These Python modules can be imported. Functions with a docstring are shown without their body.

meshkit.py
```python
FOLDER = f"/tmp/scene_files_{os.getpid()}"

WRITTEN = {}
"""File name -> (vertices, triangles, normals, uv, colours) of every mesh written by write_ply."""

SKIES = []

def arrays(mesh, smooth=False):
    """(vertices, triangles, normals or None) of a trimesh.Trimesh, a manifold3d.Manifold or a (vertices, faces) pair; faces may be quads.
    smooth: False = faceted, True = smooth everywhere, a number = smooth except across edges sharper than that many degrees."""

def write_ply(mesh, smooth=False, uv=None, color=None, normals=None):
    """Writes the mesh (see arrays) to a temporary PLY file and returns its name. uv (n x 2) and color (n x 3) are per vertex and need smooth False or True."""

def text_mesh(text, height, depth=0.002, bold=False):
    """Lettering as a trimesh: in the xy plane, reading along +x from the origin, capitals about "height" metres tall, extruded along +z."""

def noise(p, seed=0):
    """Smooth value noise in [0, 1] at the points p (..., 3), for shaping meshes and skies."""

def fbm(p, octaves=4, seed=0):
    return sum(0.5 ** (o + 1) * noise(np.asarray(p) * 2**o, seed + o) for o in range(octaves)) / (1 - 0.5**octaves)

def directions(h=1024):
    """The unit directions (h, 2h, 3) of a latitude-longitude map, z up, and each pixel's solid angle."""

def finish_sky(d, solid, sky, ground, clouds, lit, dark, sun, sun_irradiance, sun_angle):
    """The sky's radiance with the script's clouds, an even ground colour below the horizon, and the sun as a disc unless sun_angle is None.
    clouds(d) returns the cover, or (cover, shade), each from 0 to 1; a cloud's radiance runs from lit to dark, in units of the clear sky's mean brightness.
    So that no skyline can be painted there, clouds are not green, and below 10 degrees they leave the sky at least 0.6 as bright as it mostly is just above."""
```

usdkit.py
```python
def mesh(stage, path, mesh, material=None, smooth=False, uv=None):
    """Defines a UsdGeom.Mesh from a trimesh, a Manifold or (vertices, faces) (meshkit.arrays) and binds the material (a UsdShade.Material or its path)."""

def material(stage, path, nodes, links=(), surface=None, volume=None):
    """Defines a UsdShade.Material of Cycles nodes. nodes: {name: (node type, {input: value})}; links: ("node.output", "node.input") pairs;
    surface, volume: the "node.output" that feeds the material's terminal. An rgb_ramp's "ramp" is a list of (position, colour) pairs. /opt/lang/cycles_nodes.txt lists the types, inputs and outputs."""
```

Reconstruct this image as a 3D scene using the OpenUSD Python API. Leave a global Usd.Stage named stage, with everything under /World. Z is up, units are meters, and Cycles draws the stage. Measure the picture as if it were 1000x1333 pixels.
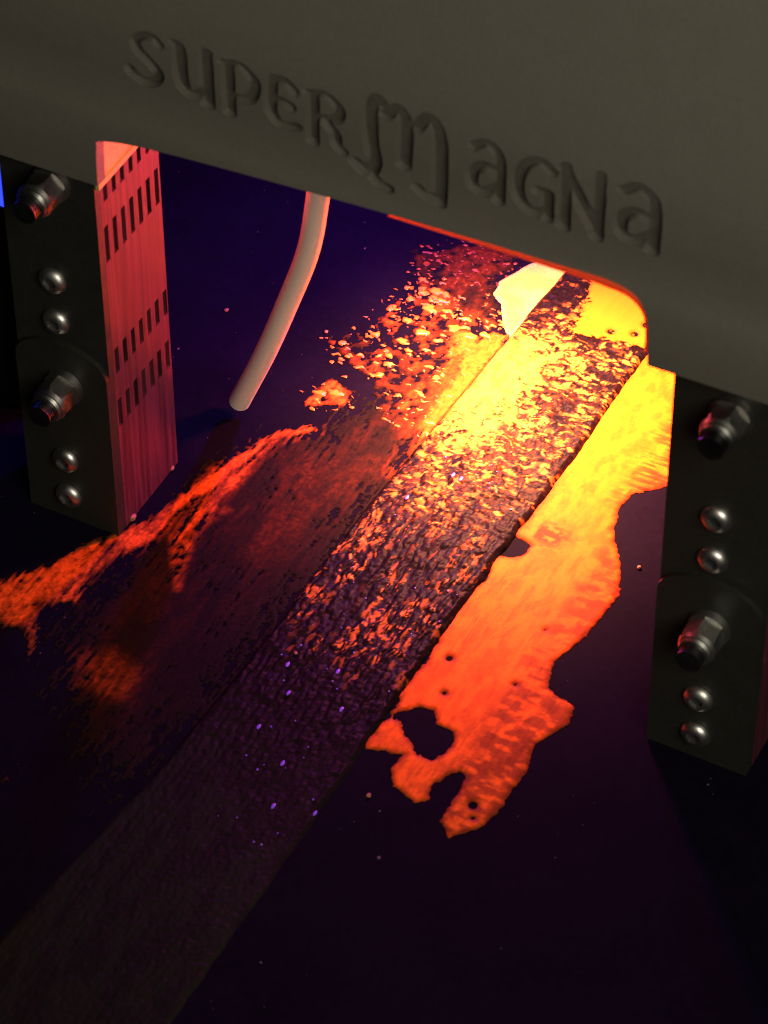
import math, random
import numpy as np, trimesh, shapely
from shapely.geometry import Polygon, LineString, Point, box
from shapely import affinity
from shapely.ops import unary_union
from manifold3d import Manifold, CrossSection
import usdkit, meshkit
from meshkit import fbm, noise
from pxr import Usd, UsdGeom, UsdLux, UsdShade, Gf, Sdf

random.seed(7); rng = np.random.default_rng(7)
stage = Usd.Stage.CreateInMemory()
UsdGeom.SetStageUpAxis(stage, UsdGeom.Tokens.z); UsdGeom.SetStageMetersPerUnit(stage, 1.0)
UsdGeom.Xform.Define(stage, '/World')
stage.SetDefaultPrim(stage.GetPrimAtPath('/World'))
UsdGeom.Scope.Define(stage, '/World/Looks')

# ------------------------------------------------------------------ camera
cam = UsdGeom.Camera.Define(stage, '/World/camera')
P, R, U, F = ((0.53366, -0.79789, 0.98196), (0.885995, 0.463673, -0.004458), (-0.327973, 0.633436, 0.700851), (-0.327790, 0.619489, -0.713293))
cam.AddTransformOp().Set(Gf.Matrix4d(*R, 0, *U, 0, *[-c for c in F], 0, *P, 1))
cam.CreateHorizontalApertureAttr(24.0); cam.CreateVerticalApertureAttr(32.0); cam.CreateFocalLengthAttr(113.7)
cam.CreateClippingRangeAttr(Gf.Vec2f(0.02, 20)); cam.CreateFStopAttr(18.0); cam.CreateFocusDistanceAttr(1.40)
cam.CreateExposureAttr(0.0)

# ------------------------------------------------------------------ lamps and added fills
def aim(prim, pos, to):
    pos, to = Gf.Vec3d(*pos), Gf.Vec3d(*to)
    z = (pos - to).GetNormalized(); x = Gf.Cross(Gf.Vec3d(0, 1, 0.013), z).GetNormalized(); y = Gf.Cross(z, x)
    UsdGeom.Xformable(prim).AddTransformOp().Set(Gf.Matrix4d(*x, 0, *y, 0, *z, 0, *pos, 1))

def lamp(kind, name, pos, to, col, power, **kw):
    l = getattr(UsdLux, kind).Define(stage, '/World/' + name)
    aim(l.GetPrim(), pos, to)
    l.CreateColorAttr(Gf.Vec3f(*col)); l.CreateIntensityAttr(power); l.CreateNormalizeAttr(True)
    for k, v in kw.items(): getattr(l, f'Create{k}Attr')(v)
    return l
lamp('RectLight', 'room_lamp', (0.95, -0.75, 0.95), (0.12, 0, 0.2), (1.0, 0.94, 0.78), 3.4, Width=0.7, Height=0.7)
spot = lamp('SphereLight', 'inspection_lamp', (0.104, 0.142, 0.088), (0.112, 0.130, 0.0), (1.0, 0.34, 0.10), 2.9, Radius=0.010)
shape = UsdLux.ShapingAPI.Apply(spot.GetPrim()); shape.CreateShapingConeAngleAttr(60.0); shape.CreateShapingConeSoftnessAttr(0.8)
lamp('SphereLight', 'wide_red_fill', (0.100, 0.130, 0.112), (0.1, 0.13, 0.0), (1.0, 0.075, 0.035), 0.58, Radius=0.008)  # added red fill for the glow of the dye beyond the spot cone
lamp('DiskLight', 'violet_inspection_lamp', (0.122, 0.136, 0.094), (0.122, 0.134, 0.0), (0.30, 0.06, 1.0), 0.05, Radius=0.008)
lamp('SphereLight', 'red_side_fill', (0.036, 0.046, 0.198), (0, 0, 0), (1.0, 0.08, 0.10), 0.07, Radius=0.004)  # added fill, no real source: reddens the slotted side and the hose
lamp('SphereLight', 'violet_fill', (0.030, 0.190, 0.120), (0, 0, 0), (0.12, 0.04, 1.0), 0.55, Radius=0.004)  # added fill behind the housing, tints the far table navy


# ------------------------------------------------------------------ helpers
S = 0.001                                                     # everything below is drawn in millimetres
taken = {}
def numbered(path):
    n = taken.get(path, 0); taken[path] = n + 1
    return path if n == 0 else f'{path}_{n:03d}'
def obj(name, mesh, mat, parent='/World', smooth=False, amount=None, near_light=None):
    path = numbered(f'{parent}/{name}')
    if isinstance(mesh, Manifold):
        m = mesh.to_mesh(); mesh = trimesh.Trimesh(np.array(m.vert_properties[:, :3]), np.array(m.tri_verts), process=False)
    v, f = np.asarray(mesh.vertices) * S, np.asarray(mesh.faces)
    g = usdkit.mesh(stage, path, trimesh.Trimesh(v, f, process=False), mat, smooth=smooth)
    if amount is not None:
        UsdGeom.PrimvarsAPI(g).CreatePrimvar('amount', Sdf.ValueTypeNames.FloatArray, 'vertex').Set([float(a) for a in amount])
    if near_light is not None:
        UsdGeom.PrimvarsAPI(g).CreatePrimvar('near_light', Sdf.ValueTypeNames.FloatArray, 'vertex').Set([float(a) for a in near_light])
    return path
def group(name, parent='/World', at=None):
    path = numbered(f'{parent}/{name}')
    UsdGeom.Xform.Define(stage, path)
    return path
def tag(path, label=None, category=None, group=None, kind=None):
    p = stage.GetPrimAtPath(path)
    for k, v in (('label', label), ('category', category), ('group', group), ('kind', kind)):
        if v: p.SetCustomDataByKey(k, v)
    return path
def bx(x0, y0, z0, x1, y1, z1):
    return Manifold.cube((x1 - x0, y1 - y0, z1 - z0)).translate((x0, y0, z0))
def cross(poly):
    polys = getattr(poly, 'geoms', [poly]); rings = []
    for p in polys:
        rings.append(np.array(p.exterior.coords)[:-1]); rings += [np.array(i.coords)[:-1] for i in p.interiors]
    return CrossSection([[tuple(c) for c in r] for r in rings], fillrule=_even())
def _even():
    from manifold3d import FillRule
    return FillRule.EvenOdd
def xz_prism(poly, y0, y1):                                    # a polygon drawn in x, z and extruded along y
    m = cross(poly).extrude(y1 - y0)
    return m.transform(np.array([[1, 0, 0, 0], [0, 0, -1, y1], [0, 1, 0, 0.0]]))
def yz_prism(poly, x0, x1):                                    # a polygon drawn in y, z and extruded along x
    m = cross(poly).extrude(x1 - x0)
    return m.transform(np.array([[0, 0, 1, x0], [1, 0, 0, 0], [0, 1, 0, 0.0]]))
def along_minus_y(m, x, y, z):                                 # something turned about +z is laid along -y
    return m.transform(np.array([[1, 0, 0, x], [0, 0, -1, y], [0, 1, 0, z.real]]))
def ramp01(a, lo, hi):
    t = np.clip((a - lo) / (hi - lo), 0, 1); return t * t * (3 - 2 * t)
def spline(pts, n=8):
    p = np.array([2 * np.array(pts[0]) - pts[1], *pts, 2 * np.array(pts[-1]) - pts[-2]], float); out = []
    for i in range(1, len(p) - 2):
        for t in np.linspace(0, 1, n, endpoint=False):
            a, b, c, d = p[i - 1:i + 3]
            out.append(0.5 * (2 * b + (c - a) * t + (2 * a - 5 * b + 4 * c - d) * t * t + (3 * b - a - 3 * c + d) * t ** 3))
    return np.array([*out, p[-2]])
def sdf(poly, xy):                                             # signed distance, positive inside
    pts = shapely.points(xy); d = shapely.distance(pts, poly.boundary)
    return np.where(shapely.contains(poly, pts), d, -d)
def sheet(x0, y0, x1, y1, step):
    nx, ny = int((x1 - x0) / step) + 1, int((y1 - y0) / step) + 1
    X, Y = np.meshgrid(np.linspace(x0, x1, nx), np.linspace(y0, y1, ny))
    i = np.arange(nx * ny).reshape(ny, nx)
    f = np.vstack([np.stack([i[:-1, :-1], i[:-1, 1:], i[1:, 1:]], -1).reshape(-1, 3), np.stack([i[:-1, :-1], i[1:, 1:], i[1:, :-1]], -1).reshape(-1, 3)])
    return np.stack([X.ravel(), Y.ravel()], -1), f
def clip(V, Fc, s):                                            # keeps the part of a flat triangle sheet where s > 0; columns of V and s are interpolated
    V = np.column_stack([V, s]); pos = s > 0; c = pos[Fc].sum(1)
    out = [Fc[c == 3]]; new = []; n = len(V)
    def cut(a, b):
        nonlocal n
        t = s[a] / (s[a] - s[b]); new.append(V[a] + (V[b] - V[a]) * t[:, None])
        i = np.arange(n, n + len(a)); n += len(a); return i
    for k, want in ((1, True), (2, False)):
        T = Fc[c == k]
        r = np.argmax(pos[T] == want, 1); q = np.arange(len(T))
        a, b, d = T[q, r], T[q, (r + 1) % 3], T[q, (r + 2) % 3]
        e, g = cut(a, b), cut(a, d)
        if k == 1: out.append(np.stack([a, e, g], -1))
        else: out += [np.stack([e, b, d], -1), np.stack([e, d, g], -1)]
    V = np.vstack([V, *new]); f = np.vstack(out)
    used = np.unique(f); m = np.full(len(V), -1); m[used] = np.arange(len(used))
    return V[used], m[f]

# ------------------------------------------------------------------ materials
def mat(name, nodes, links, surface='p.BSDF'):
    return usdkit.material(stage, f'/World/Looks/{name}', {'c': ('texture_coordinate', {}), **nodes}, links, surface=surface)
def plain(name, col, rough, metallic=0.0, grain=400, bump=0.15, vary=0.25, spec=0.5, dist=0.0002):
    lo = [c * (1 - vary) for c in col]; hi = [c * (1 + vary) for c in col]
    return mat(name, {'n': ('noise_texture', {'scale': grain, 'detail': 5.0, 'roughness': 0.65}), 'r': ('rgb_ramp', {'ramp': [(0.25, lo), (0.75, hi)]}),
        'b': ('bump', {'strength': bump, 'distance': dist}), 'rr': ('rgb_ramp', {'ramp': [(0.2, [rough * 0.75] * 3), (0.8, [min(1, rough * 1.25)] * 3)]}),
        'n2': ('noise_texture', {'scale': grain * 0.12, 'detail': 4.0}), 'p': ('principled_bsdf', {'metallic': metallic, 'specular_ior_level': spec})},
        [('c.object', 'n.vector'), ('c.object', 'n2.vector'), ('n.fac', 'r.fac'), ('r.color', 'p.base_color'), ('n.fac', 'b.height'), ('b.normal', 'p.normal'), ('n2.fac', 'rr.fac'), ('rr.color', 'p.roughness')])
DYE = (0.95, 0.16, 0.012)
def dyed(name, under, under_rough, dye=DYE, streak=(260, 30), vary=0.35, rough=0.4, bump=0.3, spec=0.5, near_lit=None):
    """dye lying over an underlying colour by the amount stored on the surface"""
    return mat(name, {'mp': ('mapping', {'scale': (streak[0], streak[1], 100)}), 'n': ('noise_texture', {'scale': 1.0, 'detail': 5.0, 'roughness': 0.7, 'distortion': 0.6}),
        'g': ('noise_texture', {'scale': 900.0, 'detail': 4.0, 'roughness': 0.7}),
        'r': ('rgb_ramp', {'ramp': [(0.3, [c * (1 - vary) for c in dye]), (0.62, dye)]}), 'u': ('rgb_ramp', {'ramp': [(0.3, [c * 0.5 for c in under]), (0.7, [c * 1.5 for c in under])]}),
        'a': ('attribute', {'attribute': 'amount'}), 'mx': ('mix', {}), 'b': ('bump', {'strength': bump, 'distance': 0.0003}),
        'rg': ('rgb_ramp', {'ramp': [(0.0, [under_rough] * 3), (1.0, [rough] * 3)]}), 'p': ('principled_bsdf', {'specular_ior_level': spec}),
        'w': ('attribute', {'attribute': 'near_light'}), 'wm': ('mix', {'color2': near_lit or under})},
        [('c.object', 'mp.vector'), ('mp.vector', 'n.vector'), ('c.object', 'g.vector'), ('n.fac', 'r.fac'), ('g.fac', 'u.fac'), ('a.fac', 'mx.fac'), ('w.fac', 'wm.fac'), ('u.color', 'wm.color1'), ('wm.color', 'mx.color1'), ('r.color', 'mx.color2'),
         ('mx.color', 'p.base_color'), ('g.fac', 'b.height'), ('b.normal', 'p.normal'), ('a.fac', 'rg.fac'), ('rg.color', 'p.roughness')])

M = {
 'table': mat('table', {'n': ('noise_texture', {'scale': 350.0, 'detail': 6.0, 'roughness': 0.7}), 'm': ('noise_texture', {'scale': 28.0, 'detail': 5.0, 'roughness': 0.6}),
        'r': ('rgb_ramp', {'ramp': [(0.3, (0.0025, 0.0018, 0.005)), (0.6, (0.006, 0.004, 0.012)), (0.78, (0.014, 0.011, 0.026))]}), 'mm': ('mix', {'fac': 0.5, 'mix_type': 'mix'}),
        'b': ('bump', {'strength': 0.25, 'distance': 0.0003}), 'p': ('principled_bsdf', {'roughness': 0.62, 'specular_ior_level': 0.012})},
        [('c.object', 'n.vector'), ('c.object', 'm.vector'), ('n.color', 'mm.color1'), ('m.color', 'mm.color2'), ('mm.color', 'r.fac'), ('r.color', 'p.base_color'), ('n.fac', 'b.height'), ('b.normal', 'p.normal')]),
 'housing': plain('grey_moulded_plastic', (0.122, 0.113, 0.092), 0.55, grain=900, bump=0.2, vary=0.12, spec=0.3),
 'letter': plain('shaded_letter_floor', (0.085, 0.076, 0.062), 0.7, vary=0.2, spec=0.2),  # darker than the housing: shade of the sunk letters put into the colour
 'black': plain('black_bracket_paint', (0.018, 0.018, 0.0145), 0.5, grain=700, bump=0.25, spec=0.3),
 'inside': plain('dark_inside', (0.012, 0.01, 0.01), 0.8),
 'steel': plain('worn_steel', (0.36, 0.35, 0.32), 0.42, metallic=1.0, grain=500, bump=0.2),
 'screw': plain('zinc_screw', (0.62, 0.6, 0.56), 0.38, metallic=1.0, grain=500, bump=0.2),
 'dark_steel': plain('blackened_steel', (0.11, 0.11, 0.11), 0.4, metallic=1.0),
 'cheek': plain('pale_cheek_plate', (0.45, 0.40, 0.12), 0.5),
 'hose': plain('cream_rubber_hose', (0.84, 0.77, 0.62), 0.6, grain=1500, bump=0.2, vary=0.1, spec=0.25),
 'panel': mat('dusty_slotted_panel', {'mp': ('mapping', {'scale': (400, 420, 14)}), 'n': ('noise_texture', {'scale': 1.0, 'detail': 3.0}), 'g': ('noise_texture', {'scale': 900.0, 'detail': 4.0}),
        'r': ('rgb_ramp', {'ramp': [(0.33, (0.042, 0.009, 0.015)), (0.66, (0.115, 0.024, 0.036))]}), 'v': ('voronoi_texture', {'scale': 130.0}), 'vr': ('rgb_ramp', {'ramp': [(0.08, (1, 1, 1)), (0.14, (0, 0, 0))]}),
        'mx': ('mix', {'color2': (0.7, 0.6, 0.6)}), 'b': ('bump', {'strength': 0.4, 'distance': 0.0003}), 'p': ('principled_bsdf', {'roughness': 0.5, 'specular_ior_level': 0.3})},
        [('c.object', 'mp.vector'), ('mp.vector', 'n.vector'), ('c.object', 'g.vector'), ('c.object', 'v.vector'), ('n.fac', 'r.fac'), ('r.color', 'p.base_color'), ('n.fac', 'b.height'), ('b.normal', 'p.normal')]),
 'strip': dyed('rough_strip', (0.0065, 0.004, 0.0055), 0.5, near_lit=(0.0095, 0.0105, 0.0075), dye=(0.95, 0.25, 0.04), streak=(500, 500), vary=0.3, rough=0.4, spec=0.05),
 'puddle': dyed('orange_dye', (0.12, 0.02, 0.008), 0.45, streak=(300, 60), vary=0.12, rough=0.45, bump=0.25, spec=0.02),
 'pale': dyed('peach_dye', (0.6, 0.4, 0.15), 0.5, dye=(0.95, 0.40, 0.07), streak=(60, 30), vary=0.15, rough=0.5, spec=0.06),
 'powder': dyed('dye_powder', (0.007, 0.005, 0.0045), 0.7, dye=(0.9, 0.13, 0.015), streak=(500, 250), vary=0.55, rough=0.6, spec=0.04),
 'bead': dyed('dye_bead', (0.1, 0.015, 0.01), 0.3, dye=(0.95, 0.26, 0.03), streak=(300, 300), vary=0.2, rough=0.25, bump=0.1, spec=0.35),
 'fleck': plain('violet_glint', (0.22, 0.1, 0.9), 0.4), 'crumb': plain('orange_crumb', (0.3, 0.12, 0.07), 0.6),
 'grit': plain('dull_grit', (0.09, 0.06, 0.06), 0.7),
 'blue': mat('blue_glow', {'p': ('emission', {'color': (0.02, 0.04, 1.0), 'strength': 2.5})}, [], 'p.emission'),
 'glow_lip': mat('rim_glow', {'d': ('diffuse_bsdf', {'color': (0.8, 0.25, 0.1)}), 't': ('translucent_bsdf', {'color': (0.95, 0.4, 0.15)}), 'p': ('mix_closure', {'fac': 0.75})}, [('d.BSDF', 'p.closure1'), ('t.BSDF', 'p.closure2')], 'p.closure'),
 'lens': mat('lamp_lens', {'p': ('emission', {'color': (1.0, 0.5, 0.6), 'strength': 4.0})}, [], 'p.emission'),
}
# outlines on the table, millimetres
puddle = [(146.6, 182), (131, 182), (131, 170.8), (131, 142.9), (131, 110.5), (133.7, 95.6), (133.0, 74.5), (132, 67), (136.4, 66.0), (140.2, 64.6), (139.5, 60.5), (137.0, 55.5), (131.5, 53), (132.1, 39.9), (129.6, 18.9), (132.1, -5.1), (130.7, -18.9), (131.9, -29.5), (132.1, -35.2), (129.9, -41.7), (131.7, -51.7), (139.6, -49.7), (145.4, -48.3), (144.5, -56.0), (148.2, -63.3), (158.7, -66.5), (161.5, -63.5), (159.2, -55.6), (165.4, -46.4), (169.8, -46.5), (170.7, -56.8), (170.4, -70.3), (176.1, -75.1), (184.5, -65.0), (185.1, -58.4), (186.7, -34.1), (183.0, -23.5), (189.7, -9.0), (188.3, -0.3), (182.4, 0.4), (175.9, 2.4), (172.3, 15.7), (177.0, 31.8), (179.2, 54.2), (175.0, 67.9), (162.8, 85.8), (159.6, 98.8), (162.0, 107.4), (178.6, 123.9)]
puddle_gap = [(132.5, -33.7), (138.7, -26.4), (145.0, -24.8), (149.0, -30.2), (156.2, -31.7), (158.7, -37.8), (154.8, -47.0), (149.0, -46.4), (140.2, -40.0)]
puddle_dots = [(177.1, -58.6), (179.7, -63.9), (138.3, -0.6), (144.4, -16.4), (165.2, -1.0), (163.2, 28.1)]
pale_patch = [(88.2, 218.5), (82.0, 220.6), (68.5, 216.3), (71.6, 210.0), (68.1, 202.9), (63.4, 191.5), (64.9, 183.0), (70.0, 179.4), (76.5, 168.5), (82.6, 163.0), (83.3, 172.0), (85.5, 188.5), (86.0, 201.7)]
film = [(96.3, 209.8), (111.3, 220.1), (134.5, 206.3), (141.1, 184.4), (134.8, 180.1), (123.1, 180.1), (103.7, 175.1), (101.5, 186.7), (98.9, 200.7)]
stain_a = [(-39.0, -56.6), (-29.0, -40.4), (-16.8, -27.5), (-6.2, -6.2), (0.4, 2.6), (4.7, 15.4), (9.9, 29.6), (15.7, 49.0), (22.7, 73.0), (39.3, 85.9), (40.0, 81.5), (29.3, 70.2), (25.2, 56.2), (20.3, 35.0), (13.4, 17.6), (12.8, 1.4), (1.9, -25.3), (3.5, -39.0), (-8.1, -47.2), (-18.7, -57.0), (-27.6, -74.6)]
stain_b = [(37.4, 86.4), (24.9, 75.1), (21.4, 44.9), (17.1, 28.7), (17.6, 22.0), (18.2, 6.4), (23.2, -2.3), (33.4, -16.0), (27.3, 2.1), (25.7, 14.8), (30.5, 28.7), (26.0, 29.6), (27.6, 51.9), (30.0, 72.0)]
stain_c = [(-28.3, -57.7), (-21.7, -52.1), (-7.2, -43.3), (-0.6, -60.6), (3.9, -73.2), (-7.6, -60.0), (-15.6, -62.0), (-20.1, -70.7)]
stain_d = [(13.8, -61.7), (27.8, -52.3), (41.5, -58.0), (44.8, -73.0), (28.5, -75.2), (24.9, -85.4)]
stain_e = [(28.4, 62.6), (47.6, 89.3), (65.9, 125.5), (80.5, 123.2), (80.1, 84.7), (74.4, 51.5), (51.0, -7.8), (23.2, -22.2), (17.5, 10.6)]
stain_f = [(18.3, 128.2), (27.9, 145.9), (28.7, 164.2), (36.5, 176.1), (72.4, 166.4), (83.5, 164.5), (88.5, 127.4), (81.5, 94.9), (67.1, 97.0), (42.4, 118.3), (27.6, 120.5)]
stain_g = [(25.2, 191.2), (42.1, 206.3), (65.0, 212), (72, 215), (66, 203), (61.6, 191.6), (64.3, 182.7), (76.1, 165.7), (58.9, 166.0), (36.9, 168.5)]
stain_h = [(25.8, 94.0), (29.2, 112.4), (40.1, 107.2), (42.2, 99.5), (29.7, 91.1)]
stain_i = [(59.9, 157.3), (84.7, 169.1), (86.5, 131.2), (83.5, 91.1), (77.8, 76.4), (68.5, 107.3)]
stain_j = [(10.9, -125.3), (23.6, -119.9), (29.5, -121.7), (27.5, -126.3), (15.5, -132.5)]
crumbs = [(-25.8, 125.8), (15.7, 133.0), (180.4, 72.5), (-4.2, 7.6), (-5.0, 37.8), (142.6, -71.7), (88.5, -26.0)]
flecks = [(93.3, -62.3), (88.3, -31.6), (115.8, -41.6), (106.2, -26.5), (129.7, -87.5), (95.4, -43.9), (101.5, 81.7), (88.0, 63.1), (97.9, 82.2), (115.4, -91.8), (109.1, -73.5)]
stain_k = [(14, 58), (40, 90), (62, 118), (84, 112), (78, 30), (75, -60), (64, -110), (20, -80), (0, -50), (8, 0)]


# ------------------------------------------------------------------ the table
tag(obj('table_top', bx(-750, -750, -25, 900, 900, 0), M['table']), kind='structure')

# ------------------------------------------------------------------ the machine
MACHINE = group('bench_machine'); tag(MACHINE, 'large grey and black machine bridging the strip, lettering pressed into its front', 'machine')
W, D, GAP = 38.5, 42.0, 218.0

def lower_edge(x): return 180.6 + (x - 8) * 0.026               # skirt in front of the posts
outer = spline([(-8, 168), (-9.5, 181), (-10, 196), (-9.0, 208), (-6.6, 217), (-5.4, 226), (-5, 240), (-3, 254), (3, 272), (14, 296), (30, 325), (52, 354), (84, 380), (130, 398), (190, 404), (250, 395)], 6)
inner = LineString(outer).parallel_offset(5, 'right')
section = Polygon([*outer, (250, 168), (245, 168), (245, 388), *[c for c in reversed([*inner.coords])] ]) if False else None
full = Polygon([*outer, (250, 168)])
shell = full.difference(full.buffer(-5.0)).difference(box(-3.0, 150, 246, 190))
body = yz_prism(shell.buffer(0), -62, 284)
ends = unary_union([full])
body += yz_prism(full.difference(box(-50, 100, 300, 176)), -66, -61.9) + yz_prism(full.difference(box(-50, 100, 300, 176)), 283.9, 288)
opening = spline([(8.5, 198), (11, 201.8), (35, 205.6), (95, 209.8), (143, 212.2), (184, 213.6), (197, 213.6), (205.5, 212.0), (210.0, 207), (211.6, 200)], 6)
below = Polygon([(-80, 100), (-80, lower_edge(-80)), (-33, lower_edge(-33)), (7.6, lower_edge(7.6)), *opening, (212.0, lower_edge(212)), (300, lower_edge(300)), (300, 100)])
body -= xz_prism(below, -60, 20)

def stroke(*pts, curve=True, wide=0.15, thin=0.075):
    wide, thin = wide * 1.22, thin * 1.3
    p = np.array(spline(pts, 8) if curve and len(pts) > 2 else pts, float)
    return affinity.scale(LineString(affinity.scale(LineString(p), 1 / wide, 1 / thin, origin=(0, 0)).coords).buffer(0.5, 6), wide, thin, origin=(0, 0))
def dot(x, y, r): return Point(x, y).buffer(r, 6)
GLYPH = {                                                      # drawn in a square of width 1 and height 1
 'S': [stroke((.9, .86), (.72, .95), (.42, .93), (.2, .8), (.3, .62), (.62, .46), (.86, .28), (.74, .1), (.42, .03), (.1, .12), (.02, .2), wide=.2, thin=.1)],
 'U': [stroke((.08, .93), (.2, .86), (.22, .5), (.3, .2), (.52, .1), (.78, .22), wide=.24), stroke((.82, .95), (.84, .5), (.86, .02), curve=False, wide=.24)],
 'P': [stroke((.2, .93), (.22, .5), (.24, .03), curve=False, wide=.24), stroke((.05, .92), (.5, .97), (.86, .82), (.92, .62), (.75, .4), (.3, .36), wide=.24)],
 'E': [stroke((.25, .95), (.2, .6), (.22, .3), (.4, .1), (.7, .08), (.95, .14), wide=.24), stroke((.2, .93), (.6, .96), (.92, .84), wide=.16, thin=.12), stroke((.2, .53), (.55, .55), (.82, .5), wide=.16, thin=.1)],
 'R': [stroke((.2, .95), (.2, .5), (.2, .03), curve=False, wide=.22), stroke((.05, .92), (.5, .98), (.86, .82), (.8, .6), (.35, .52), wide=.22), stroke((.5, .5), (.78, .32), (.82, .12), (.98, .03), wide=.2)],
 'M': [stroke((.3, .9), (.2, .97), (.15, .82), (.16, .5), (.2, .24), (.12, .1), (.0, .17), wide=.12, thin=.06), stroke((.16, .1), (.26, .02), (.36, .0), wide=.1, thin=.05), stroke((.32, .82), (.44, .94), (.53, .82), (.54, .55), (.53, .32), wide=.12, thin=.06), stroke((.66, .8), (.78, .95), (.9, .82), (.93, .5), (.93, .03), wide=.125, thin=.06), stroke((.93, .03), (.8, .05), (.68, .12), wide=.09, thin=.05)],
 'A': [stroke((.1, .86), (.45, .98), (.8, .84), (.86, .5), (.86, .02), wide=.24, thin=.1), stroke((.84, .52), (.4, .56), (.12, .4), (.16, .14), (.48, .1), (.84, .26), wide=.22, thin=.1)],
 'G': [stroke((.92, .86), (.62, .97), (.3, .86), (.12, .55), (.2, .22), (.5, .06), (.86, .12), wide=.22, thin=.1), stroke((.62, .46), (.84, .46), (.84, .04), curve=False, wide=.22, thin=.1)],
 'N': [stroke((.14, .95), (.16, .02), curve=False, wide=.2), stroke((.12, .9), (.86, .1), curve=False, wide=.22, thin=.12), stroke((.86, .98), (.86, .03), curve=False, wide=.2)],
}
WORD = [('S', 20.6, 33.6, 229.2, 249.2), ('U', 36.6, 52.4, 228.4, 250.6), ('P', 55.2, 68.6, 228.0, 249.3), ('E', 71.2, 83.6, 229.4, 248.9), ('R', 86.4, 100.2, 227.6, 248.6), ('M', 105, 137.2, 219.8, 254.2),
        ('A', 145, 157.6, 229.0, 250.4), ('G', 160.4, 175.0, 228.2, 250.4), ('N', 176.0, 192.4, 227.2, 252.6), ('A', 196.4, 211.2, 229.6, 252.6)]
floors = []
for ch, x0, x1, z0, z1 in WORD:
    g = unary_union(GLYPH[ch]); g = affinity.scale(g, x1 - x0, z1 - z0, origin=(0, 0)); g = affinity.translate(g, x0, z0).simplify(0.05)
    body -= xz_prism(g.buffer(0.8), -30, -4.3) + xz_prism(g.buffer(0.3), -30, -3.6) + xz_prism(g, -30, -2.6)
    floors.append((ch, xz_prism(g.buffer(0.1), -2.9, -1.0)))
HOUSING = obj('housing', body, M['housing'], MACHINE, smooth=22)
for ch, m in floors:
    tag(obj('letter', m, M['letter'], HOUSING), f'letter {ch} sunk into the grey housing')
# inner cheek plate beside the opening and the lamp cup above the strip
curve = spline([(118, 210.2), (138, 211.1), (150, 211.7), (184, 212.8), (197, 212.8), (204.5, 211.2), (209.0, 206.6), (210.6, 200), (211.0, 190)], 8)
glow_lip = unary_union([LineString(curve[k:k + 2]).buffer(float(np.interp(curve[k][0] - .2 * max(0, 205 - curve[k][1]), [118, 150, 196, 206, 211], [.08, .4, 1.15, .8, .5]))) for k in range(len(curve) - 1)])
obj('glow_lip', xz_prism(glow_lip, -8.4, -4.0), M['glow_lip'], HOUSING, smooth=30)  # added strip for the orange bounce glow on the rim, tapering with its brightness
for x in (-2.2,):
    obj('cheek_plate', bx(x, .5, 168.5, x + 3, 60, 216) + bx(x - .4, .5, 168.5, x + 3.6, 60, 171.0), M['cheek'], HOUSING)
cup = trimesh.creation.revolve([(17, 0), (30, 46), (32, 46), (19, -1), (17, -1)][::-1], sections=28)
cup = trimesh.creation.revolve([(20, 14), (23, 0), (24, 0), (21, 15), (0.001, 15), (0.001, 14)], sections=28); cup.apply_translation((103, 137, 150))
obj('lamp_cup', cup, M['inside'], HOUSING, smooth=30)

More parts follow.
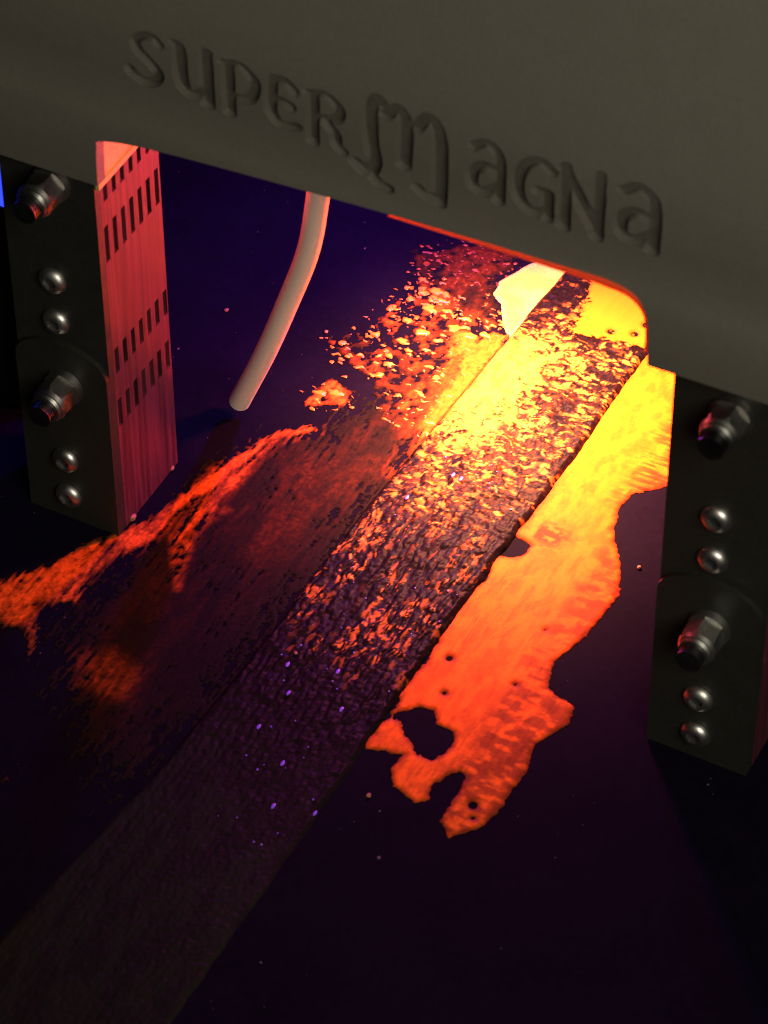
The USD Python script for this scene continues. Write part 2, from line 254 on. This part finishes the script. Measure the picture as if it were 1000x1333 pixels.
def socket_screw(x, y, z, parent, turn):
    prof = [(0, 0), (5.4, 0), (5.5, 0.5), (5.35, 1.3), (4.9, 2.1), (4.1, 2.8), (3.1, 3.2), (0, 3.3)]
    d = Manifold.revolve(CrossSection([prof]), 28)
    d -= Manifold.cylinder(4, 2.8, 2.8, 6).rotate((0, 0, turn)).translate((0, 0, 1.1))
    obj('socket_screw', along_minus_y(d, x, y, z), M['screw'], parent, smooth=35)
    obj('socket_shade', along_minus_y(Manifold.cylinder(0.5, 2.75, 2.75, 6).rotate((0, 0, turn)).translate((0, 0, 1.12)), x, y, z), M['inside'], parent)  # added dark plug, stands for the shade inside the socket
def nut_stack(x, y, z, parent, turn):
    base = Manifold.cylinder(3.0, 7.7, 7.4, 32)
    obj('washer', along_minus_y(base, x, y, z), M['steel'], parent, smooth=35)
    nut = (Manifold.cylinder(8, 7.0, 7.0, 6).rotate((0, 0, turn)) ^ (Manifold.cylinder(8, 8.4, 6.2, 40) + Manifold.cylinder(5.2, 8, 8, 40))).translate((0, 0, 3))
    obj('hex_nut', along_minus_y(nut, x, y, z), M['steel'], parent, smooth=20)
    ring = Manifold.cylinder(1.6, 6.9, 6.3, 36).translate((0, 0, 11)) + Manifold.cylinder(1.2, 6.2, 5.6, 36).translate((0, 0, 13))
    obj('ring', along_minus_y(ring, x, y, z), M['steel'], parent, smooth=35)
    stud = Manifold.cylinder(18.5, 4.6, 4.6, 28)
    for k in range(3): stud -= Manifold.cylinder(0.5, 6, 6, 28).translate((0, 0, 14.8 + k * 1.15)) - Manifold.cylinder(0.5, 4.2, 4.2, 28).translate((0, 0, 14.8 + k * 1.15))
    obj('stud', along_minus_y(stud, x, y, z), M['dark_steel'], parent, smooth=35)

for px, label in ((-W, 'left black post with slotted side'), (GAP, 'right black post in front of the orange spill')):
    core = bx(px + 1.5, 3, 0, px + W - 2.2, D - 1, 205) - bx(px + 4, 5, 2, px + W + 3, D - 3, 203)
    post = obj('post', core, M['inside'], MACHINE); tag(post, label)
    upper = bx(px, -0.5, 0.6, px + W, 2.9, 205)
    obj('front_plate', upper, M['black'], post, smooth=30)
    arc = Polygon([(px, 0.6), (px + W, 0.6), (px + W, 79), *[(px + W / 2 + W / 2 * math.cos(t), 79 + 11.5 * math.sin(t)) for t in np.linspace(0, math.pi, 19)[1:-1]], (px, 79)])
    obj('front_plate', xz_prism(arc, -2.6, -0.52), M['black'], post, smooth=30)
    side = bx(px + W - 2.1, 2.95, 0.5, px + W, D, 205)
    for z0, z1, y0 in ((159.5, 167.8, 6.2), (132.3, 148.6, 5.0), (78.5, 90.3, 5.6), (52.2, 65.6, 5.0)):
        for k in range(7):
            side -= bx(px + W - 5, y0 + 5.75 * k - 1.4, z0, px + W + 5, y0 + 5.75 * k + 1.3, z1)
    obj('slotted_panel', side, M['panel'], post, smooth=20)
    obj('side_plate', bx(px, 2.95, 0.5, px + 1.4, D, 205), M['black'], post)
    sx = -20.4 if px < 0 else 236.6
    for z, t in ((119.6, 10), (100.0, 40)): socket_screw(sx, -0.4, z, post, t)
    for z, t in ((32.2, 25), (13.4, 5)): socket_screw(sx, -2.7, z, post, t)
    nx = -17.2 if px < 0 else 239.0
    nut_stack(nx, -0.4, 166.0 if px < 0 else 168.6, post, 12); nut_stack(nx - 0.6, -2.7, 70.8 if px < 0 else 69.6, post, 38)

# ------------------------------------------------------------------ the rough strip that runs under the machine
yk = np.array([-420, -176, -98, -24, 56, 118, 187, 211, 330.0]); lk = np.array([52, 61.6, 70.7, 74.5, 75.5, 79.5, 82.8, 84.7, 88.0]); rk = np.array([130, 130, 131, 130.8, 132, 134.5, 135, 134, 133.0])
nu, nv = 150, 1500
u, y = np.meshgrid(np.linspace(0, 1, nu), np.linspace(-400, 330, nv))
xl = np.interp(y, yk, lk) + 0.8 * (fbm(np.stack([y / 9, y * 0, y * 0], -1), 3, 5) - .5); xr = np.interp(y, yk, rk) + 1.6 * (fbm(np.stack([y / 7, y * 0, y * 0 + 9], -1), 3, 6) - .5)
x = xl + (xr - xl) * u
wx = 3 * (fbm(np.stack([x / 6, y / 6, x * 0], -1), 3, 1) - .5); wy = 4 * (fbm(np.stack([x / 6, y / 6, x * 0 + 7], -1), 3, 2) - .5)
big = fbm(np.stack([(x + wx) / 5.0, (y + wy) / 6.0, x * 0], -1), 3, 3)
fine = fbm(np.stack([x / .9, y / 1.4, x * 0], -1), 3, 4)
def pebbles(sx, sy, seed):                                     # rounded cells: dome height, cell edge, a random number for each cell
    g = np.random.default_rng(seed); n = int(90 * 760 / (sx * sy))
    px = g.uniform(45, 140, n); px = np.where(sy > sx, np.round(px / 3.3) * 3.3 + g.normal(0, .45, n), px)   # rows along the strip
    pts = np.column_stack([px / sx, g.uniform(-405, 335, n) / sy])
    from scipy.spatial import cKDTree
    d, k = cKDTree(pts).query(np.column_stack([((x + wx) / sx).ravel(), ((y + wy) / sy).ravel()]), k=2)
    return (1 - np.clip(d[:, 0] / .75, 0, 1) ** 2).reshape(x.shape), (d[:, 1] - d[:, 0]).reshape(x.shape), g.uniform(0, 1, n)[k[:, 0]].reshape(x.shape), (pts[k[:, 0], 1].reshape(x.shape) * sy - y - wy) / sy
far = ramp01(y, 35, 85)                                        # scales lie across the strip under the lamp, along it nearer
da, ea, ra, ta = pebbles(2.1, 6.0, 61); db, eb, rb, tb = pebbles(4.4, 2.2, 62); dc, ec, rc, tc = pebbles(1.9, 2.1, 63)
dome = da * (1 - far) + db * far; rim = ea * (1 - far) + eb * far; cell = np.where(far > .5, rb, ra); tilt = np.where(far > .5, tb, ta)
calm = ramp01(y, -120, -20)                                    # the near end is flatter
film_poly = Polygon(film)
film_s = sdf(film_poly, np.stack([x.ravel(), y.ravel()], -1)).reshape(x.shape) + 5 * (fbm(np.stack([x / 5, y / 5, x * 0 + 2], -1), 3, 8) - .5)
lump = (0.22 + 0.78 * calm) * (0.5 * dome * ramp01(cell, -.2, .5) + 0.22 * dc + .4 * ramp01(big, .3, .75)) + 0.45 * fine
lump *= 1 - 0.8 * ramp01(film_s, -2, 1)
edge = np.minimum(u, 1 - u) * (xr - xl)
z = (.5 + 1.2 * ramp01(y, -120, 0)) * np.sqrt(np.clip(edge / 2.2, 0, 1)) + lump * np.clip(edge / 1.6, 0, 1)
hot = np.exp(-(((x - 86) / 17) ** 2 + ((y - 138) / 33) ** 2))
near = np.exp(-((x - 92) / 26) ** 2) * np.exp(-((y - 112) / 42) ** 2)
cov = 1.1 * hot + 0.2 * near + 0.11 * ramp01(y, -60, 0) * (1 - ramp01(y, 150, 200)) - 0.5 * (1 - ramp01(y, -75, -15)) + 0.04 + .16 * ramp01(y, 95, 130)
cov = cov * (1 - .45 * ramp01(x, 98, 118) * ramp01(y, 20, 60))
cov = cov * (1 - .8 * ramp01(y, 158, 172) * ramp01(100 - x, -3, 4))
band = fbm(np.stack([x / 8, y / 22, x * 0 + 5], -1), 3, 12)
chance = cov * (.35 + 1.3 * ramp01(band, .35, .65)) - cell
part = ramp01(dome + 1.3 * (fine - .5) + .5 * hot, .42, .8)
thread = lambda n: 1 - np.abs(2 * n - 1) * 3.2                 # thin connected highlights along the grain, painted in as dye
lines = thread(fbm(np.stack([(x + wx) / 2.0, (y + wy) / 10, x * 0 + 11], -1), 3, 17)) * (1 - far) + thread(fbm(np.stack([(x + wx) / 7.5, (y + wy) / 2.2, x * 0 + 12], -1), 3, 18)) * far
amount = ramp01(chance, -.1, .2) * part  # glints on the scales are painted into the dye amount
amount = np.maximum(amount, ramp01(lines + .9 * (fine - .5), .55, .95) * ramp01(1.5 * cov * (.3 + 1.4 * ramp01(band, .35, .65)) + .5 * (rc - .5), .17 + .1 * ramp01(-y, -70, 30), .5 + .1 * ramp01(-y, -70, 30)))
amount = np.maximum(amount, .9 * ramp01(cov - .5 - .8 * (rc - .3) - .9 * (fine - .5), .0, .3))
amount = np.clip(amount * (.45 + .7 * ra) + .16 * near * ramp01(band, .3, .6) * ramp01(fine, .35, .7), 0, 1)
i = np.arange(nu * nv).reshape(nv, nu)
f = np.vstack([np.stack([i[:-1, :-1], i[:-1, 1:], i[1:, 1:]], -1).reshape(-1, 3), np.stack([i[:-1, :-1], i[1:, 1:], i[1:, :-1]], -1).reshape(-1, 3)])
STRIP = obj('rough_strip', trimesh.Trimesh(np.stack([x.ravel(), y.ravel(), z.ravel()], -1), f, process=False), M['strip'], smooth=True, amount=amount.ravel(), near_light=((1 - ramp01(y, -150, -10)) * (.5 + .8 * ramp01(fbm(np.stack([x / 5, y / 14, x * 0 + 4], -1), 4, 15), .3, .7))).ravel().clip(0, 1))  # lighter room-lit tone of the near end is put into the colour
tag(STRIP, 'long dark strip with a lumpy scaly top running from the foreground under the machine', 'strip')
def strip_height(px, py):
    a = int(np.clip((py + 400) / 730 * (nv - 1), 0, nv - 1)); b = int(np.argmin(np.abs(x[a] - px))); return float(z[a, b])

# ------------------------------------------------------------------ dye: spills and dust
def spill(name, V, F, s, z0, thick, soft, m, amount):
    cols, f = clip(np.column_stack([V, amount]), F, s)
    h = z0 + thick * np.sqrt(np.clip(cols[:, -1] / soft, 0, 1)) + 0.08 * thick * (fbm(np.column_stack([cols[:, :2] / 4, cols[:, 0] * 0]), 3, 31) - .5)
    return obj(name, trimesh.Trimesh(np.column_stack([cols[:, :2], h]), f, process=False), m, smooth=True, amount=np.clip(cols[:, 2], 0, 1))
def n2(V, sx, sy, seed, octaves=4): return fbm(np.column_stack([V[:, 0] / sx, V[:, 1] / sy, V[:, 0] * 0 + seed]), octaves, seed)

V, F = sheet(126, -80, 200, 190, 0.55)
s = sdf(Polygon(puddle).difference(Polygon(puddle_gap).buffer(0.5)), V) + 2.0 * (n2(V, 4, 6, 21) - .5) + .9 * (n2(V, 1, 1.6, 22, 3) - .5)
s = s + 3.0 * (n2(V, 3, 5, 33) - .5) * (V[:, 0] < 140) * (V[:, 1] < 62)
for (dx, dy), r in zip(puddle_dots, (2.3, 1.4, 1.6, 1.4, 1.3, 1.0)): s = np.minimum(s, np.hypot(V[:, 0] - dx, V[:, 1] - dy) - r)
am = 1 - .3 * ramp01(n2(V, 1.2, 9, 23), .5, .75) * ramp01(V[:, 1], 130, 20)
am *= 1 - np.clip(1.1 * ramp01(n2(V, 2.5, 1.6, 24), .36, .56) * np.exp(-((V[:, 0] - 143) / 8) ** 2 - ((V[:, 1] - 72) / 6) ** 2) * 1.2, 0, .93)
am *= 1 - .8 * ramp01(n2(V, 9, 1.2, 25), .42, .6) * ramp01(V[:, 1], 85, 105) * ramp01(V[:, 0], 150, 164)
am *= 1 - .7 * ramp01(n2(V, 5, 2.5, 26), .3, .6) * ramp01(V[:, 0], 160, 168) * (1 - ramp01(V[:, 1], 116, 126))
am *= .64 + .36 * ramp01(n2(V, 3.0, 6, 27, 5), .32, .66)
for line in ([(146, 12), (149, 22), (151, 27), (156, 36)], [(150, 20), (153, 27), (157, 32)], [(138, 3), (139, 18), (140, 34), (141, 44)], [(143, 14), (144, 30), (145, 37)]):
    am = np.maximum(am, 1 - ramp01(shapely.distance(shapely.points(V), LineString(spline(line))), .15, .6))
am *= ramp01(s, -1.4, 2.2) * (.8 + .4 * n2(V, .9, .9, 28, 2)); s = s + 1.2 * n2(V, 2, 2, 29)
tag(spill('orange_spill', V, F, s, 0.15, 0.5, 2.0, M['puddle'], am), 'large glowing orange spill with ragged near end and dark round holes, beside the right post', 'spill')

V, F = sheet(55, 155, 95, 225, 0.55)
s = sdf(Polygon(pale_patch), V) + 1.5 * (n2(V, 4, 4, 41) - .5)
am = 0.6 + 0.4 * ramp01(n2(V, 9, 9, 42), .3, .6)
tag(spill('pale_spill', V, F, s, 0.2, 0.5, 1.5, M['pale'], am * (0.4 + .6 * ramp01(s, 0, 3))), 'smooth pale yellow patch under the housing, left of the strip', 'spill')

V, F = sheet(92, 168, 146, 232, 0.55)
s = sdf(film_poly, V) + 5 * (n2(V, 5, 5, 2) - .5) + 4 * (n2(V, 1.6, 1.6, 45, 3) - .5)
for dx, dy, r in ((128, 193, 1.6), (126, 186, 1.4), (117, 183, 1.5)): s = np.minimum(s, np.hypot(V[:, 0] - dx, V[:, 1] - dy) - r)
s = np.minimum(s, np.minimum(V[:, 0] - 86, 133 - V[:, 0]))
tag(spill('dye_film', V, F, s, 2.4, 0.7, 1.5, M['puddle'], 0.6 + .4 * ramp01(s, 0, 2)), 'bright yellow film covering the far end of the strip below the rounded opening corner', 'spill')

V, F = sheet(-75, -150, 88, 232, 0.6)
xs = V[:, 0]; ys = V[:, 1]
def stain(poly, soft): return ramp01(sdf(Polygon(poly), V), -soft, soft)
blob = n2(V, 3.0, 3.0, 51); streak = n2(V, 1.3, 9, 52); fleck = n2(V, .9, 1.2, 53, 3); cloud = n2(V, 14, 20, 54)
stains = [(stain_a, .72, .75, 4), (stain_b, .72, .8, 3), (stain_c, .7, .7, 4), (stain_d, .5, .13, 6), (stain_e, .5, .03, 14), (stain_f, .47, .45, 5), (stain_g, .66, .05, 4), (stain_h, .68, .9, 2.5), (stain_i, .95, 1.0, 9), (stain_j, .55, .35, 3), (stain_k, .72, .012, 24)]
masks = [stain(p, soft) for p, _, _, soft in stains]
cov = np.max([m * k[1] for m, k in zip(masks, stains)], 0); strength = np.max([m * k[2] for m, k in zip(masks, stains)], 0)
cov = cov + .45 * (cloud - .5) * (cov > .02); strength = strength * (.35 + 1.3 * ramp01(n2(V, 7, 22, 57), .3, .7))
blobby = ramp01(ys, 95, 125)
tex = (1 - blobby) * (.45 * streak + .25 * blob + .3 * fleck) + blobby * (.7 * blob + .3 * fleck)
s = cov - (tex - .5) * 1.5 - .42
under_strip = np.interp(ys, yk, lk) - xs
s = np.minimum(s, under_strip * .2)
am = strength * (.12 + .88 * ramp01(s, .02, .34)) * (.55 + .9 * ramp01(fleck, .3, .75))
tag(spill('dye_dust', V, F, s, 0.1, 0.35, .12, M['powder'], am), 'ragged streaks and grains of orange dust on the table left of the strip', 'dust', kind='stuff')

g = np.random.default_rng(77); beads = []                      # drops thrown up the table beside the strip
for poly, n, r0, r1 in ((stain_f, 330, .35, 1.5), (stain_g, 240, .4, 1.2), (stain_h, 14, .5, 1.3)):
    P_ = Polygon(poly).buffer(3); x0, y0, x1, y1 = P_.bounds; k = 0
    while k < n:
        p = (g.uniform(x0, x1), g.uniform(y0, y1))
        if P_.contains(Point(p)): beads.append((*p, r0 + (r1 - r0) * g.uniform() ** 3.2)); k += 1
beads += [(44, 174.5, 2.6), (48, 171, 2.0), (39.5, 171.5, 1.7), (46, 163, 2.3), (36, 166, 1.4), (53, 166, 1.6), (60, 158, 2.2), (41, 154, 2.0), (50, 150, 2.3), (57, 149, 1.7), (33, 158, 1.5), (45, 142, 2.0), (62, 165, 1.7), (67, 157, 2.1), (72, 160, 1.8), (30, 101, 2.2), (36, 104, 2.4)]
V, F = sheet(14, 84, 90, 222, 0.42); s = np.full(len(V), -1.0)
wv = V + 3.2 * np.column_stack([n2(V, 2.0, 2.0, 71, 3) - .5, n2(V, 2.0, 2.0, 72, 3) - .5])
for bx_, by_, br in beads:
    q = (np.abs(V[:, 0] - bx_) < 5) & (np.abs(V[:, 1] - by_) < 5)
    s[q] = np.maximum(s[q], br - np.hypot((wv[q, 0] - bx_) * .72, (wv[q, 1] - by_) * 1.3))
am = (.35 + .65 * ramp01(s, 0, .9)) * np.interp(V[:, 1], [170, 186], [1, .14])
s = np.minimum(s, np.interp(V[:, 1], yk, lk) - V[:, 0])
tag(spill('dye_beads', V, F, s, 0.3, 0.5, 1.0, M['bead'], am), 'irregular bright orange drops splashed over the table left of the bright spot', 'beads', kind='stuff')

# ------------------------------------------------------------------ crumbs, flecks, hose and blue light
def lumpy(r, seed, flat=0.7):
    m = trimesh.creation.icosphere(2, r); n = fbm(m.vertices / r * 1.3 + 10 + seed, 3, seed)
    m.vertices *= (0.65 + 0.75 * n)[:, None]; m.vertices[:, 2] *= flat; m.vertices[:, 2] -= m.vertices[:, 2].min() + 0.1 * r
    return m
where = ['on the dark table left of the white hose', 'on the dark table between the white hose and the orange dust', 'on the table just left of the right post', 'at the foot of the left post', 'at the far foot of the slotted side', 'below the lower end of the orange spill', 'on the edge of the strip near the dust']
for k, ((cx, cy), r) in enumerate(zip(crumbs, (.9, .8, .8, 2.0, 1.3, .9, .7))):
    m = lumpy(r, k); m.apply_translation((cx + (3.4 if k == 3 else 4.5 if k == 4 else 0), cy, strip_height(cx, cy) if k == 6 else 0))
    tag(obj('crumb', m, M['crumb'], smooth=True), 'small pale orange crumb ' + where[k], 'crumb', 'scattered crumbs')
fl = []
for k, (cx, cy) in enumerate(flecks):
    m = lumpy(.62, 40 + k, .4); m.vertices[:, 1] *= 2.0; m.apply_translation((cx, cy, strip_height(cx, cy))); fl.append(m)
for k in range(40):
    cy = rng.uniform(-110, 110); cx = rng.uniform(84, 128); m = lumpy(rng.uniform(.2, .4), 80 + k, .6); m.apply_translation((cx, cy, strip_height(cx, cy))); fl.append(m)
tag(obj('glint_flecks', trimesh.util.concatenate(fl), M['fleck'], smooth=True), 'tiny violet glints made as flecks scattered over the rough strip', 'flecks', kind='stuff')  # sparkles on the strip, put in as violet-coloured specks

grit = []; g = np.random.default_rng(5)
for k in range(260):
    cx, cy = g.uniform(-90, 250), g.uniform(-190, 320)
    if not (60 < cx < 137) and not (-42 < cx < 3 and -6 < cy < 45) and not (215 < cx < 260 and -6 < cy < 45):
        m = trimesh.creation.icosphere(1, g.uniform(.15, .2 + .5 * g.uniform() ** 4)); m.vertices *= g.uniform(.6, 1.5, 3) * (1, 1, .5); m.apply_translation((cx, cy, .1)); grit.append(m)
tag(obj('table_grit', trimesh.util.concatenate(grit), M['grit']), 'fine grit scattered thinly over the dark table', 'grit', kind='stuff')
path = spline([(8.0, 76.5, 7.0), (25.2, 68, 46.6), (38.3, 62, 80.4), (51.4, 56, 116.7), (57.8, 52, 144.0), (61.5, 50, 170), (63, 50, 200)], 10)
def tube(path, radius, inner, sides=28):
    rings = []; t = np.gradient(path, axis=0); t /= np.linalg.norm(t, axis=1)[:, None]
    for r, order in ((radius, path), (inner, path[::-1])):
        tt = t if r == radius else t[::-1]
        for c, d in zip(order, tt):
            a = np.cross(d, (0, 1, 0.0)); a /= np.linalg.norm(a); b = np.cross(d, a) if r == radius else np.cross(d, a)
            rings.append([c + r * (a * math.cos(q) + b * math.sin(q)) for q in np.linspace(0, 2 * math.pi, sides, endpoint=False)])
    n = len(rings); v = np.array(rings).reshape(-1, 3); i = np.arange(n * sides).reshape(n, sides); j = np.roll(i, -1, 1)
    i2, j2 = np.roll(i, -1, 0), np.roll(j, -1, 0)
    f = np.vstack([np.stack([i, j, j2], -1).reshape(-1, 3), np.stack([i, j2, i2], -1).reshape(-1, 3)])
    m = trimesh.Trimesh(v, f, process=False); m.fix_normals(); return m
tag(obj('hose', tube(path, 4.2, 2.9), M['hose'], smooth=40), 'cream white hose with a cut end hanging behind the machine opening', 'hose')
blue = group('blue_lamp'); tag(blue, 'small bright blue light at the left picture edge behind the left post', 'lamp')
obj('case', bx(-110, 44, 0, -61.5, 70, 152) - bx(-108, 43, 99, -62.3, 48, 150), M['black'], blue)
obj('glowing_panel', bx(-107.5, 44.2, 99.5, -62.5, 47.5, 149.5), M['blue'], blue)
